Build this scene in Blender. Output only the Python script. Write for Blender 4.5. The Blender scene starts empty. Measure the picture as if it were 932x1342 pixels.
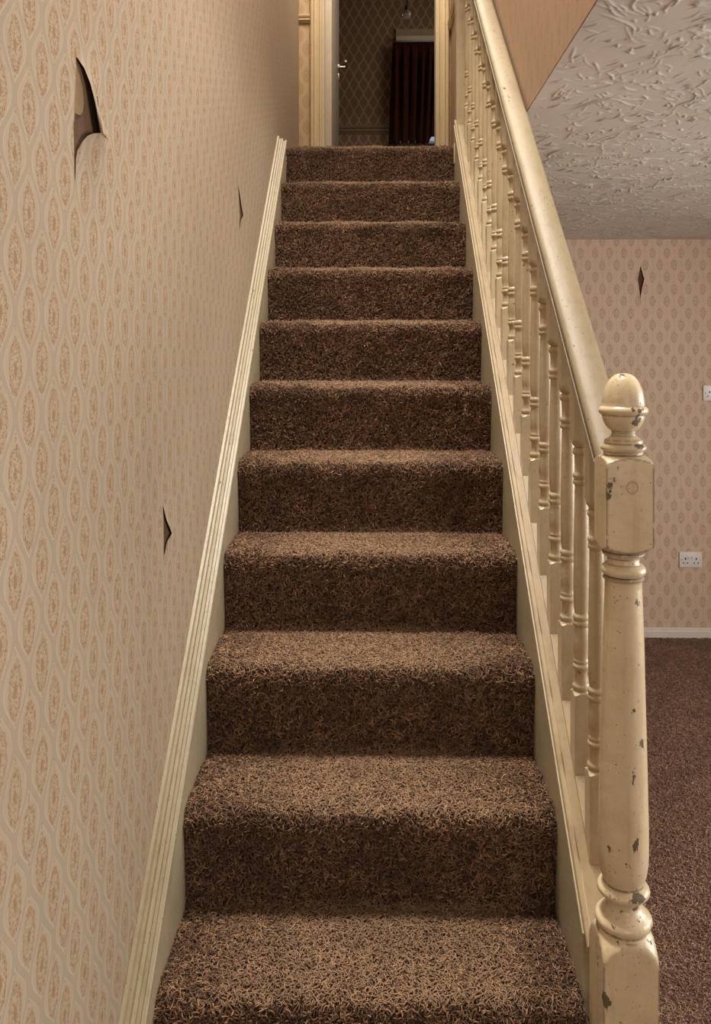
import bpy, bmesh, math, random
import numpy as np
from mathutils import Vector, Matrix

random.seed(7)
rng = np.random.default_rng(7)
scene = bpy.context.scene
C = scene.collection
PI = math.pi

# ------------------------------------------------------------------ camera, light, exposure
F = 1080.0                       # focal length in pixels of the 932x1342 frame
YAW = math.atan(20.0 / F)        # the camera looks a touch left of the stair axis
EYE = 1.68
cam_d = bpy.data.cameras.new('camera')
cam = bpy.data.objects.new('camera', cam_d)
C.objects.link(cam)
cam.location = (0, 0, EYE)
cam.rotation_euler = (PI / 2, 0, YAW)
cam_d.sensor_fit = 'AUTO'
cam_d.sensor_width = 36
cam_d.lens = F / 1342 * 36
cam_d.shift_y = -201 / 1342
cam_d.clip_start = 0.02
scene.camera = cam

vs = scene.view_settings
vs.view_transform = 'Standard'
vs.look = 'None'
vs.gamma = 1
vs.use_curve_mapping = False
vs.exposure = 0.45

world = bpy.data.worlds.new('world')
scene.world = world
world.use_nodes = True
world.node_tree.nodes['Background'].inputs[0].default_value = (0.75, 0.85, 1.0, 1)
world.node_tree.nodes['Background'].inputs[1].default_value = 0.6


def area_light(name, loc, target, sx, sy, power, col, spread=180):
    d = bpy.data.lights.new(name, 'AREA')
    d.shape = 'RECTANGLE'
    d.size = sx
    d.size_y = sy
    d.energy = power
    d.color = col
    d.spread = math.radians(spread)
    o = bpy.data.objects.new(name, d)
    C.objects.link(o)
    o.location = loc
    o.rotation_euler = (Vector(target) - Vector(loc)).to_track_quat('-Z', 'Y').to_euler()
    return o


# daylight through the sitting-room window (right, out of frame)
area_light('window_daylight', (3.05, 1.7, 1.55), (0.0, 1.9, 1.3), 2.0, 1.3, 68, (1.0, 0.95, 0.89))
# soft front light added behind the camera, source unseen
area_light('hall_front_light', (0.55, -1.75, 1.9), (0.1, 2.5, 1.2), 1.5, 1.3, 16.5, (1.0, 0.94, 0.86))
# unseen overhead light for the stairwell, narrowed to favour treads over risers
area_light('stairwell_toplight', (0.02, 1.85, 4.85), (0.02, 1.86, 0.0), 0.6, 0.7, 52, (1.0, 0.94, 0.86), 110)
# unseen warm light added to brighten the landing door surround
area_light('landing_fill', (0.05, 3.9, 4.9), (0.05, 4.3, 2.6), 0.5, 0.5, 30, (1.0, 0.89, 0.74))
# unseen fill light added to lift the dim bedroom
area_light('bedroom_fill', (1.2, 6.3, 4.3), (-0.6, 6.8, 3.6), 0.8, 0.9, 3.6, (1.0, 0.90, 0.78))


# ------------------------------------------------------------------ helpers
def lin(r, g, b):
    def f(c):
        c /= 255.0
        return c / 12.92 if c <= 0.04045 else ((c + 0.055) / 1.055) ** 2.4
    return (f(r), f(g), f(b), 1.0)


def px_ray(px, py):
    u = (px - 466) / F
    c, s = math.cos(YAW), math.sin(YAW)
    return Vector((u * c - s, u * s + c, -(py - 470) / F))


def on_x(px, py, X):            # pixel -> point on plane x = X
    d = px_ray(px, py)
    t = X / d.x
    return (d.y * t, EYE + d.z * t)


def on_y(px, py, Y):            # pixel -> point on plane y = Y
    d = px_ray(px, py)
    t = Y / d.y
    return (d.x * t, EYE + d.z * t)


def link(name, me, mat=None, parent=None, smooth=False):
    o = bpy.data.objects.new(name, me)
    C.objects.link(o)
    if mat:
        me.materials.append(mat)
    if parent:
        o.parent = parent
    if smooth:
        me.polygons.foreach_set('use_smooth', [True] * len(me.polygons))
    return o


def pydata(name, v, f, mat=None, parent=None, smooth=False):
    me = bpy.data.meshes.new(name)
    me.from_pydata([tuple(p) for p in v], [], f)
    me.validate()
    me.update()
    bm = bmesh.new()
    bm.from_mesh(me)
    bmesh.ops.recalc_face_normals(bm, faces=bm.faces)
    bm.to_mesh(me)
    bm.free()
    return link(name, me, mat, parent, smooth)


def autosmooth(o, ang=35):
    me = o.data
    me.polygons.foreach_set('use_smooth', [True] * len(me.polygons))
    try:
        me.set_sharp_from_angle(angle=math.radians(ang))
    except Exception:
        pass
    return o


def boxes(name, lst, mat=None, parent=None, bevel=0.0):
    bm = bmesh.new()
    for (x0, x1, y0, y1, z0, z1) in lst:
        m = Matrix.Translation(((x0 + x1) / 2, (y0 + y1) / 2, (z0 + z1) / 2)) @ Matrix.Diagonal((x1 - x0, y1 - y0, z1 - z0, 1))
        bmesh.ops.create_cube(bm, size=1, matrix=m)
    if bevel:
        bmesh.ops.bevel(bm, geom=bm.edges[:], offset=bevel, segments=2, affect='EDGES', profile=0.6)
    me = bpy.data.meshes.new(name)
    bm.to_mesh(me)
    bm.free()
    o = link(name, me, mat, parent)
    if bevel:
        autosmooth(o, 40)
    return o


def prism(name, sec, path, mat=None, parent=None, closed=True, smooth_ang=30):
    """sweep: sec = [(a, b)], path = list of functions' frames (origin, axis_a, axis_b)"""
    v, f = [], []
    n = len(sec)
    for (o, A, B) in path:
        o = Vector(o); A = Vector(A); B = Vector(B)
        for a, b in sec:
            v.append(o + A * a + B * b)
    for i in range(len(path) - 1):
        for j in range(n if closed else n - 1):
            k = (j + 1) % n
            f.append((i * n + j, i * n + k, (i + 1) * n + k, (i + 1) * n + j))
    if closed:
        f.append(tuple(range(n)))
        f.append(tuple(range((len(path) - 1) * n, len(path) * n))[::-1])
    o = pydata(name, v, f, mat, parent)
    return autosmooth(o, smooth_ang)


def lathe_square(name, prof, seg=32, mat=None, parent=None, loc=(0, 0, 0)):
    """prof = [(z, round_radius, square_half)] : turned post whose square blocks are cut by the round profile"""
    v, f = [], []
    for (z, R, s) in prof:
        for k in range(seg):
            a = 2 * PI * k / seg
            ca, sa = math.cos(a), math.sin(a)
            r = R
            if s:
                r = min(R, s / max(abs(ca), abs(sa)))
            v.append((r * ca, r * sa, z))
    n = len(prof)
    for i in range(n - 1):
        for k in range(seg):
            l = (k + 1) % seg
            f.append((i * seg + k, i * seg + l, (i + 1) * seg + l, (i + 1) * seg + k))
    f.append(tuple(range(seg))[::-1])
    f.append(tuple(range((n - 1) * seg, n * seg)))
    o = pydata(name, v, f, mat, parent)
    autosmooth(o, 32)
    o.location = loc
    return o


def tube(name, pts, r, mat=None, parent=None, seg=8):
    v, f = [], []
    pts = [Vector(p) for p in pts]
    for i, p in enumerate(pts):
        t = (pts[min(i + 1, len(pts) - 1)] - pts[max(i - 1, 0)]).normalized()
        a = t.orthogonal().normalized() if abs(t.z) < .99 else Vector((1, 0, 0))
        b = t.cross(a).normalized()
        rr = r[i] if isinstance(r, (list, tuple)) else r
        for k in range(seg):
            an = 2 * PI * k / seg
            v.append(p + (a * math.cos(an) + b * math.sin(an)) * rr)
    for i in range(len(pts) - 1):
        for k in range(seg):
            l = (k + 1) % seg
            f.append((i * seg + k, i * seg + l, (i + 1) * seg + l, (i + 1) * seg + k))
    f.append(tuple(range(seg)))
    f.append(tuple(range((len(pts) - 1) * seg, len(pts) * seg)))
    o = pydata(name, v, f, mat, parent, smooth=True)
    return autosmooth(o, 50)


def empty(name, loc=(0, 0, 0)):
    o = bpy.data.objects.new(name, None)
    C.objects.link(o)
    o.location = loc
    o.empty_display_size = 0.1
    return o


def tag(o, label=None, cat=None, group=None, kind=None):
    if label: o['label'] = label
    if cat: o['category'] = cat
    if group: o['group'] = group
    if kind: o['kind'] = kind
    return o


def struct(o, label=None):
    o['kind'] = 'structure'
    if label: o['label'] = label
    return o


# ------------------------------------------------------------------ node helper
class NT:
    def __init__(self, name):
        self.m = bpy.data.materials.new(name)
        self.m.use_nodes = True
        self.t = self.m.node_tree
        self.t.nodes.clear()
        self.out = self.t.nodes.new('ShaderNodeOutputMaterial')
        self.b = self.t.nodes.new('ShaderNodeBsdfPrincipled')
        self.t.links.new(self.b.outputs[0], self.out.inputs[0])
        self.tc = self.t.nodes.new('ShaderNodeTexCoord')

    def put(self, sock, val):
        if hasattr(val, 'is_output'):
            self.t.links.new(val, sock)
        else:
            sock.default_value = val

    def math(self, op, a, b=None, c=None, clamp=False):
        n = self.t.nodes.new('ShaderNodeMath')
        n.operation = op
        n.use_clamp = clamp
        self.put(n.inputs[0], a)
        if b is not None: self.put(n.inputs[1], b)
        if c is not None: self.put(n.inputs[2], c)
        return n.outputs[0]

    def sstep(self, x, lo, hi):
        n = self.t.nodes.new('ShaderNodeMapRange')
        n.interpolation_type = 'SMOOTHSTEP'
        self.put(n.inputs['Value'], x)
        n.inputs['From Min'].default_value = lo
        n.inputs['From Max'].default_value = hi
        return n.outputs[0]

    def down(self, x, lo, hi):          # 1 below lo, 0 above hi
        n = self.t.nodes.new('ShaderNodeMapRange')
        n.interpolation_type = 'SMOOTHSTEP'
        self.put(n.inputs['Value'], x)
        n.inputs['From Min'].default_value = lo
        n.inputs['From Max'].default_value = hi
        n.inputs['To Min'].default_value = 1
        n.inputs['To Max'].default_value = 0
        return n.outputs[0]

    def mix(self, fac, a, b, mode='MIX'):
        n = self.t.nodes.new('ShaderNodeMix')
        n.data_type = 'RGBA'
        n.blend_type = mode
        self.put(n.inputs[0], fac)
        self.put(n.inputs[6], a)
        self.put(n.inputs[7], b)
        return n.outputs[2]

    def noise(self, scale, detail=3, rough=.55, vec=None, dist=0.0):
        n = self.t.nodes.new('ShaderNodeTexNoise')
        n.inputs['Scale'].default_value = scale
        n.inputs['Detail'].default_value = detail
        n.inputs['Roughness'].default_value = rough
        n.inputs['Distortion'].default_value = dist
        self.t.links.new(vec if vec is not None else self.tc.outputs['Object'], n.inputs['Vector'])
        return n.outputs[0]

    def voronoi(self, scale, vec=None, feature='F1'):
        n = self.t.nodes.new('ShaderNodeTexVoronoi')
        n.feature = feature
        n.inputs['Scale'].default_value = scale
        self.t.links.new(vec if vec is not None else self.tc.outputs['Object'], n.inputs['Vector'])
        return n.outputs[0]

    def mapping(self, sc=(1, 1, 1), loc=(0, 0, 0), rot=(0, 0, 0)):
        n = self.t.nodes.new('ShaderNodeMapping')
        n.inputs['Scale'].default_value = sc
        n.inputs['Location'].default_value = loc
        n.inputs['Rotation'].default_value = rot
        self.t.links.new(self.tc.outputs['Object'], n.inputs[0])
        return n.outputs[0]

    def sep(self, vec=None):
        n = self.t.nodes.new('ShaderNodeSeparateXYZ')
        self.t.links.new(vec if vec is not None else self.tc.outputs['Object'], n.inputs[0])
        return n.outputs

    def bump(self, h, strength=.3, dist=.002, normal=None):
        n = self.t.nodes.new('ShaderNodeBump')
        n.inputs['Strength'].default_value = strength
        n.inputs['Distance'].default_value = dist
        self.t.links.new(h, n.inputs['Height'])
        if normal is not None: self.t.links.new(normal, n.inputs['Normal'])
        self.t.links.new(n.outputs[0], self.b.inputs['Normal'])
        return n.outputs[0]

    def set(self, **kw):
        for k, v in kw.items():
            self.put(self.b.inputs[k.replace('_', ' ')], v)


def wallpaper(name, axis, ground, ribbon, motif, mw=1.0, core_amt=.85, hi=1.33, P=0.086, Q=0.150, motif_amt=.8, rib_amt=.8, ribw=.0062, streak=0.0):
    n = NT(name)
    s = n.sep()
    u0 = s[axis]
    v0 = s[2]
    # the paper is hung slightly wavy
    wob = n.noise(5.0, 2)
    u = n.math('ADD', u0, n.math('MULTIPLY', n.math('SUBTRACT', wob, .5), .006))
    v = n.math('ADD', v0, n.math('MULTIPLY', n.math('SUBTRACT', n.noise(7.0, 2), .5), .008))
    up = n.math('DIVIDE', u, P)
    vq = n.math('DIVIDE', v, Q)
    a = n.math('MULTIPLY', n.math('COSINE', n.math('MULTIPLY', vq, 2 * PI)), .225)

    def per(x):                                    # distance to nearest integer
        return n.math('ABSOLUTE', n.math('SUBTRACT', n.math('FRACT', n.math('ADD', x, .5)), .5))
    d1 = per(n.math('SUBTRACT', up, a))
    d2 = per(n.math('ADD', n.math('SUBTRACT', up, .5), a))
    d = n.math('MULTIPLY', n.math('MINIMUM', d1, d2), P)
    fine = n.noise(420, 2)
    dd = n.math('ADD', d, n.math('MULTIPLY', n.math('SUBTRACT', fine, .5), .003))
    rib = n.down(dd, ribw * .70, ribw * .95)
    edge = n.down(n.math('ABSOLUTE', n.math('SUBTRACT', dd, ribw)), .0007, .0020)

    def cell(cx, cy):
        fx = n.math('MULTIPLY', per(n.math('SUBTRACT', up, cx)), P)
        sy = n.math('MULTIPLY', n.math('SUBTRACT', n.math('FRACT', n.math('ADD', n.math('SUBTRACT', vq, cy), .5)), .5), Q)
        ex = n.math('DIVIDE', fx, .0185 * mw)
        ey = n.math('DIVIDE', n.math('ADD', sy, .004), .034 * mw)
        r = n.math('SQRT', n.math('ADD', n.math('MULTIPLY', ex, ex), n.math('MULTIPLY', ey, ey)))
        # fine stem of leaves above and below the medallion
        st_ = n.math('MULTIPLY', n.down(fx, .0018, .0045), n.down(n.math('ABSOLUTE', ey), 1.5, 1.9))
        return r, st_
    r1, s1 = cell(.25, .5)
    r2, s2 = cell(.75, 0.0)
    m = n.math('MINIMUM', r1, r2)
    stem = n.math('MAXIMUM', s1, s2)
    vor = n.voronoi(260)
    lace = n.down(n.math('ADD', vor, n.math('MULTIPLY', n.math('SUBTRACT', n.noise(200, 2), .5), .6)), .34, .50)
    m2 = n.math('ADD', m, n.math('MULTIPLY', n.math('SUBTRACT', n.noise(150, 3), .5), .55))
    ring = n.math('MULTIPLY', n.down(n.math('ABSOLUTE', n.math('SUBTRACT', m2, .84)), .08, .20), n.math('ADD', .35, n.math('MULTIPLY', lace, .65)))
    core = n.math('MULTIPLY', n.down(m2, .18, .34), core_amt)
    fill = n.math('MULTIPLY', n.math('MULTIPLY', n.down(m2, .80, 1.05), lace), .7)
    mot = n.math('MAXIMUM', n.math('MAXIMUM', ring, core), fill)
    mot = n.math('MAXIMUM', mot, n.math('MULTIPLY', n.math('MULTIPLY', stem, lace), .7))
    mot = n.math('MULTIPLY', mot, n.math('SUBTRACT', 1.0, rib))
    light = (min(1, ribbon[0] * hi), min(1, ribbon[1] * hi), min(1, ribbon[2] * hi), 1)
    stain = n.noise(1.6, 4, .6)
    col = n.mix(n.math('MULTIPLY', rib, rib_amt), ground, ribbon)
    col = n.mix(n.math('MULTIPLY', edge, .6), col, light)
    col = n.mix(n.math('MULTIPLY', mot, motif_amt), col, motif)
    # woven streaks and age
    st = n.noise(1.0, 3, .6, vec=n.mapping((170, 170, 9)))
    col = n.mix(n.math('MULTIPLY', n.sstep(st, .35, .75), .14 + streak), col, (ground[0] * .6, ground[1] * .56, ground[2] * .5, 1))
    col = n.mix(n.math('MULTIPLY', n.sstep(stain, .45, .78), .30), col, (ground[0] * .72, ground[1] * .66, ground[2] * .58, 1))
    n.set(Base_Color=col, Roughness=.62)
    n.b.inputs['Specular IOR Level'].default_value = .3
    hh = n.math('ADD', n.math('MULTIPLY', rib, .8), n.math('ADD', mot, n.math('MULTIPLY', fine, .5)))
    n.bump(hh, .35, .0006)
    return n.m


def paint(name, base, chip_amt=1.0, chip_scale=60, edge=False, rough=.34, dirt=1.0, sc=(1, 1, 1), turned=False, knocks=()):
    """old cream gloss paint, chipped and grubby"""
    n = NT(name)
    geo = n.t.nodes.new('ShaderNodeNewGeometry')
    oi = n.t.nodes.new('ShaderNodeObjectInfo')
    add = n.t.nodes.new('ShaderNodeVectorMath')
    add.operation = 'ADD'
    n.t.links.new(n.mapping(sc), add.inputs[0])
    rv = n.t.nodes.new('ShaderNodeVectorMath')
    rv.operation = 'SCALE'
    rv.inputs[0].default_value = (7.3, 3.1, 9.7)
    n.t.links.new(oi.outputs['Random'], rv.inputs['Scale'])
    n.t.links.new(rv.outputs[0], add.inputs[1])
    vec = add.outputs[0]
    n1 = n.noise(chip_scale, 6, .68, vec)
    n2 = n.noise(9, 3, .6, vec)
    thr = n.math('ADD', n1, n.math('MULTIPLY', n2, .35))
    kn = n.noise(170, 4, .6, n.mapping((1, 1, .45)))
    for (cx_, cy_, cz_, rx_, rz_) in knocks:
        dv = n.t.nodes.new('ShaderNodeVectorMath')
        dv.operation = 'SUBTRACT'
        n.t.links.new(n.tc.outputs['Object'], dv.inputs[0])
        dv.inputs[1].default_value = (cx_, cy_, cz_)
        dm = n.t.nodes.new('ShaderNodeVectorMath')
        dm.operation = 'MULTIPLY'
        n.t.links.new(dv.outputs[0], dm.inputs[0])
        dm.inputs[1].default_value = (1 / rx_, 1 / rx_, 1 / rz_)
        dl = n.t.nodes.new('ShaderNodeVectorMath')
        dl.operation = 'LENGTH'
        n.t.links.new(dm.outputs[0], dl.inputs[0])
        thr = n.math('ADD', thr, n.math('MULTIPLY', n.down(dl.outputs['Value'], .2, 1.2), n.math('ADD', -.10, n.math('MULTIPLY', kn, .62))))
    dots = n.down(n.math('ADD', n.voronoi(chip_scale * 2.4, vec), n.math('MULTIPLY', n.noise(300, 2, .6, vec), .12)), .13, .19)
    dotsel = n.sstep(n.noise(chip_scale * .6, 2, .5, vec), .46, .52)
    chips = n.sstep(thr, .900 - .045 * chip_amt, .915 - .045 * chip_amt)
    chips = n.math('MAXIMUM', chips, n.math('MULTIPLY', dots, dotsel))
    if edge:
        bev = n.t.nodes.new('ShaderNodeBevel')
        bev.samples = 4
        bev.inputs['Radius'].default_value = .006
        dp = n.t.nodes.new('ShaderNodeVectorMath')
        dp.operation = 'DOT_PRODUCT'
        n.t.links.new(bev.outputs[0], dp.inputs[0])
        n.t.links.new(geo.outputs['Normal'], dp.inputs[1])
        e = n.down(dp.outputs['Value'], .93, .992)
        e = n.math('MULTIPLY', e, n.sstep(n.noise(80, 3, .6, vec), .34, .43))
        chips = n.math('MAXIMUM', chips, e)
    grime = n.sstep(n.noise(14, 5, .65, vec), .42, .78)
    col = n.mix(n.math('MULTIPLY', grime, .38 * dirt), base, (base[0] * .62, base[1] * .55, base[2] * .42, 1))
    streaks = n.sstep(n.noise(22, 4, .6, n.mapping((2.2, 2.2, .22))), .50, .72)
    col = n.mix(n.math('MULTIPLY', streaks, .30 * dirt), col, (base[0] * .58, base[1] * .50, base[2] * .36, 1))
    fl = n.sstep(n.noise(90, 3, .6, vec), .55, .75)
    col = n.mix(n.math('MULTIPLY', fl, .25 * dirt), col, (base[0] * .6, base[1] * .52, base[2] * .38, 1))
    rim = n.sstep(thr, .872 - .045 * chip_amt, .90 - .045 * chip_amt)
    col = n.mix(n.math('MULTIPLY', rim, .35), col, lin(130, 104, 66))
    chipc = n.mix(n.noise(200, 2, .5, vec), lin(44, 34, 23), lin(92, 74, 50))
    col = n.mix(n.math('MULTIPLY', chips, .88), col, chipc)
    curv = n.t.nodes.new('ShaderNodeNewGeometry')
    pt = n.down(curv.outputs['Pointiness'], .40, .48) if edge or turned else 0.0
    col = n.mix(n.math('MULTIPLY', pt, .55 * dirt), col, lin(92, 70, 42))  # concave creases coloured darker brown, scaled along with the dirt
    n.set(Base_Color=col, Roughness=n.math('ADD', rough, n.math('MULTIPLY', chips, .4)))
    h = n.math('SUBTRACT', n.math('MULTIPLY', n.noise(60, 4, .6, vec), 1.1), n.math('MULTIPLY', chips, .9))
    n.bump(h, .5, .0016)
    return n.m


def plain(name, col, rough=.5, metal=0.0, bump=None, var=.15, scale=20):
    n = NT(name)
    c = n.mix(n.math('MULTIPLY', n.sstep(n.noise(scale, 4), .35, .75), var * 2), col, (col[0] * .6, col[1] * .57, col[2] * .52, 1))
    n.set(Base_Color=c, Roughness=rough, Metallic=metal)
    if bump:
        n.bump(n.noise(bump[0], 3), bump[1], bump[2])
    return n.m


def carpet_mat(name, dark, mid, light, fibre=True, worn_lit=False):
    n = NT(name)
    oi = n.t.nodes.new('ShaderNodeObjectInfo')
    geo = n.t.nodes.new('ShaderNodeNewGeometry')
    rnd = oi.outputs['Random']
    # world position keeps the worn patches continuous over all the tufts
    big = n.noise(6.5, 4, .6, geo.outputs['Position'])
    mot = n.noise(45, 3, .6, geo.outputs['Position'])
    if not fibre:
        rnd = n.noise(380, 2, .6, geo.outputs['Position'])
    f = n.math('ADD', n.math('MULTIPLY', rnd, .62), n.math('MULTIPLY', mot, .38))
    c = n.mix(n.sstep(f, .18, .78), dark, mid)
    c = n.mix(n.math('MULTIPLY', n.sstep(f, .66, .92), .75), c, light)
    c = n.mix(n.math('MULTIPLY', n.sstep(big, .42, .68), .45), c, (dark[0] * 1.15, dark[1] * 1.05, dark[2], 1))
    if worn_lit:
        # trodden fade on tread tops, also painting in their brighter overhead light
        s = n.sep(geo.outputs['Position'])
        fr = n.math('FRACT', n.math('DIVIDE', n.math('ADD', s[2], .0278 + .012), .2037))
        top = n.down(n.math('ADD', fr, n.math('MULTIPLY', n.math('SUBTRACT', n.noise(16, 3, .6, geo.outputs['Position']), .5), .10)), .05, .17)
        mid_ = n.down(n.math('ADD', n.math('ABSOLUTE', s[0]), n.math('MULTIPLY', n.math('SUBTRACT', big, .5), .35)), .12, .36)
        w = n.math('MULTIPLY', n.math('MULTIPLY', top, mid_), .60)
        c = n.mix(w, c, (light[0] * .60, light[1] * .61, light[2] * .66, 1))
    n.set(Base_Color=c, Roughness=.82)
    n.b.inputs['Specular IOR Level'].default_value = .25
    n.b.inputs['Sheen Weight'].default_value = .12
    n.b.inputs['Sheen Roughness'].default_value = .5
    if not fibre:
        n.bump(n.noise(300, 4, .7, geo.outputs['Position']), .8, .004)
    return n.m


# ------------------------------------------------------------------ materials
M = {}
M['paper_left'] = wallpaper('wallpaper_hall', 1, lin(170, 154, 132), lin(157, 144, 126), lin(142, 106, 66), P=.077, Q=.124, motif_amt=.95, ribw=.0068)
M['paper_far'] = wallpaper('wallpaper_room', 0, lin(208, 182, 159), lin(199, 177, 157), lin(168, 118, 84), Q=.145, motif_amt=.95, ribw=.0056, mw=.92, core_amt=.35, hi=1.5)
M['paper_well'] = wallpaper('wallpaper_stairwell', 1, lin(160, 132, 106), lin(152, 128, 104), lin(136, 98, 68), motif_amt=.6, streak=.16)
M['paper_landing'] = wallpaper('wallpaper_landing', 0, lin(186, 162, 128), lin(190, 170, 138), lin(164, 126, 88), motif_amt=.6)
M['paper_bed'] = wallpaper('wallpaper_bedroom', 0, lin(148, 120, 92), lin(190, 166, 136), lin(138, 102, 74), P=.088, Q=.165, motif_amt=.5, ribw=.0052)
M['plaster'] = plain('bare_plaster', lin(88, 62, 38), .9, bump=(60, .6, .003), var=.3)
M['backing'] = plain('paper_backing', lin(132, 108, 76), .8, bump=(40, .4, .001), var=.25)
M['flap'] = plain('paper_underside', lin(206, 184, 154), .7, var=.12)
M['cream'] = paint('cream_paint_newel', lin(208, 189, 156), 1.0, 44, edge=True, rough=.30,
    knocks=[(.013, -.033, 1.578, .017, .014), (.006, -.036, 1.597, .02, .006), (.016, -.030, 1.537, .018, .008), (-.036, -.036, 1.466, .010, .022),
            (-.004, -.010, 1.652, .016, .008), (.006, -.036, 1.11, .006, .016), (.022, -.03, 1.06, .006, .010), (.004, -.038, 1.0, .007, .022), (.006, -.04, .955, .006, .020),
            (.008, -.04, .895, .008, .022), (.010, -.038, .808, .018, .007), (-.040, -.042, .655, .010, .026)])
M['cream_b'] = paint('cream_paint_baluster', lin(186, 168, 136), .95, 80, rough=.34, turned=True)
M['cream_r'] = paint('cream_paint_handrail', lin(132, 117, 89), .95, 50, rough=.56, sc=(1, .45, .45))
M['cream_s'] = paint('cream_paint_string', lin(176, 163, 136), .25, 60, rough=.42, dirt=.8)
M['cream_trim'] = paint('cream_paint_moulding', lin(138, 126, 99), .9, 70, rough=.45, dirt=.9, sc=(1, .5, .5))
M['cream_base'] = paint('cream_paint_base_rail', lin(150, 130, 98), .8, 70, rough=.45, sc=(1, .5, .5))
M['door_cream'] = paint('cream_paint_architrave', lin(204, 186, 150), .3, 70, rough=.45, dirt=.5)
M['door_white'] = plain('door_white_paint', lin(196, 186, 166), .4, var=.1)
M['white_trim'] = plain('white_skirting', lin(222, 212, 200), .4, var=.08)
M['carpet'] = carpet_mat('stair_carpet_fibre', lin(66, 45, 28), lin(136, 102, 74), lin(196, 158, 118), worn_lit=True)
M['carpet_base'] = carpet_mat('stair_carpet_ground', lin(34, 19, 8), lin(62, 40, 22), lin(90, 62, 38), fibre=False)
M['floor_fibre'] = carpet_mat('room_carpet_fibre', lin(104, 76, 60), lin(164, 128, 104), lin(204, 168, 142))
M['floor_base'] = carpet_mat('room_carpet_ground', lin(84, 60, 46), lin(134, 102, 82), lin(164, 130, 106), fibre=False)
M['plastic'] = plain('white_plastic', lin(226, 220, 212), .3, var=.04)
M['dark'] = plain('dark_slot', lin(26, 20, 16), .6)
M['chrome'] = plain('chrome', lin(190, 180, 160), .38, 1.0, var=.05)
M['cord'] = plain('dark_cord', lin(38, 28, 20), .6)


def artex():
    n = NT('artex_ceiling')
    c = n.mix(n.math('MULTIPLY', n.sstep(n.noise(2.5, 4), .4, .75), .4), lin(204, 197, 188), lin(174, 163, 152))
    n.set(Base_Color=c, Roughness=.32)
    n.b.inputs['Specular IOR Level'].default_value = .5
    n.bump(n.noise(120, 3), .25, .001)
    return n.m


M['artex'] = artex()


def curtain_mat():
    n = NT('curtain_velvet')
    c = n.mix(n.sstep(n.noise(120, 3, .6, n.mapping((1, 1, .15))), .3, .7), lin(52, 25, 12), lin(80, 40, 22))
    n.set(Base_Color=c, Roughness=.9)
    n.b.inputs['Sheen Weight'].default_value = .06
    n.b.inputs['Specular IOR Level'].default_value = .1
    return n.m


M['curtain'] = curtain_mat()


def glow(name, col, st):
    n = NT(name)
    n.set(Base_Color=(0.1, .1, .1, 1), Emission_Color=col)
    n.b.inputs['Emission Strength'].default_value = st
    return n.m


M['daylight'] = glow('daylight_pane', (0.62, 0.72, 1.0, 1), .35)
gl = NT('clear_bulb_glass')
gl.set(Base_Color=(.9, .86, .8, 1), Roughness=.05)
gl.b.inputs['Transmission Weight'].default_value = .85
M['glass'] = gl.m

# ------------------------------------------------------------------ pile (geometry nodes, tufts grown on the carpet itself)


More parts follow.
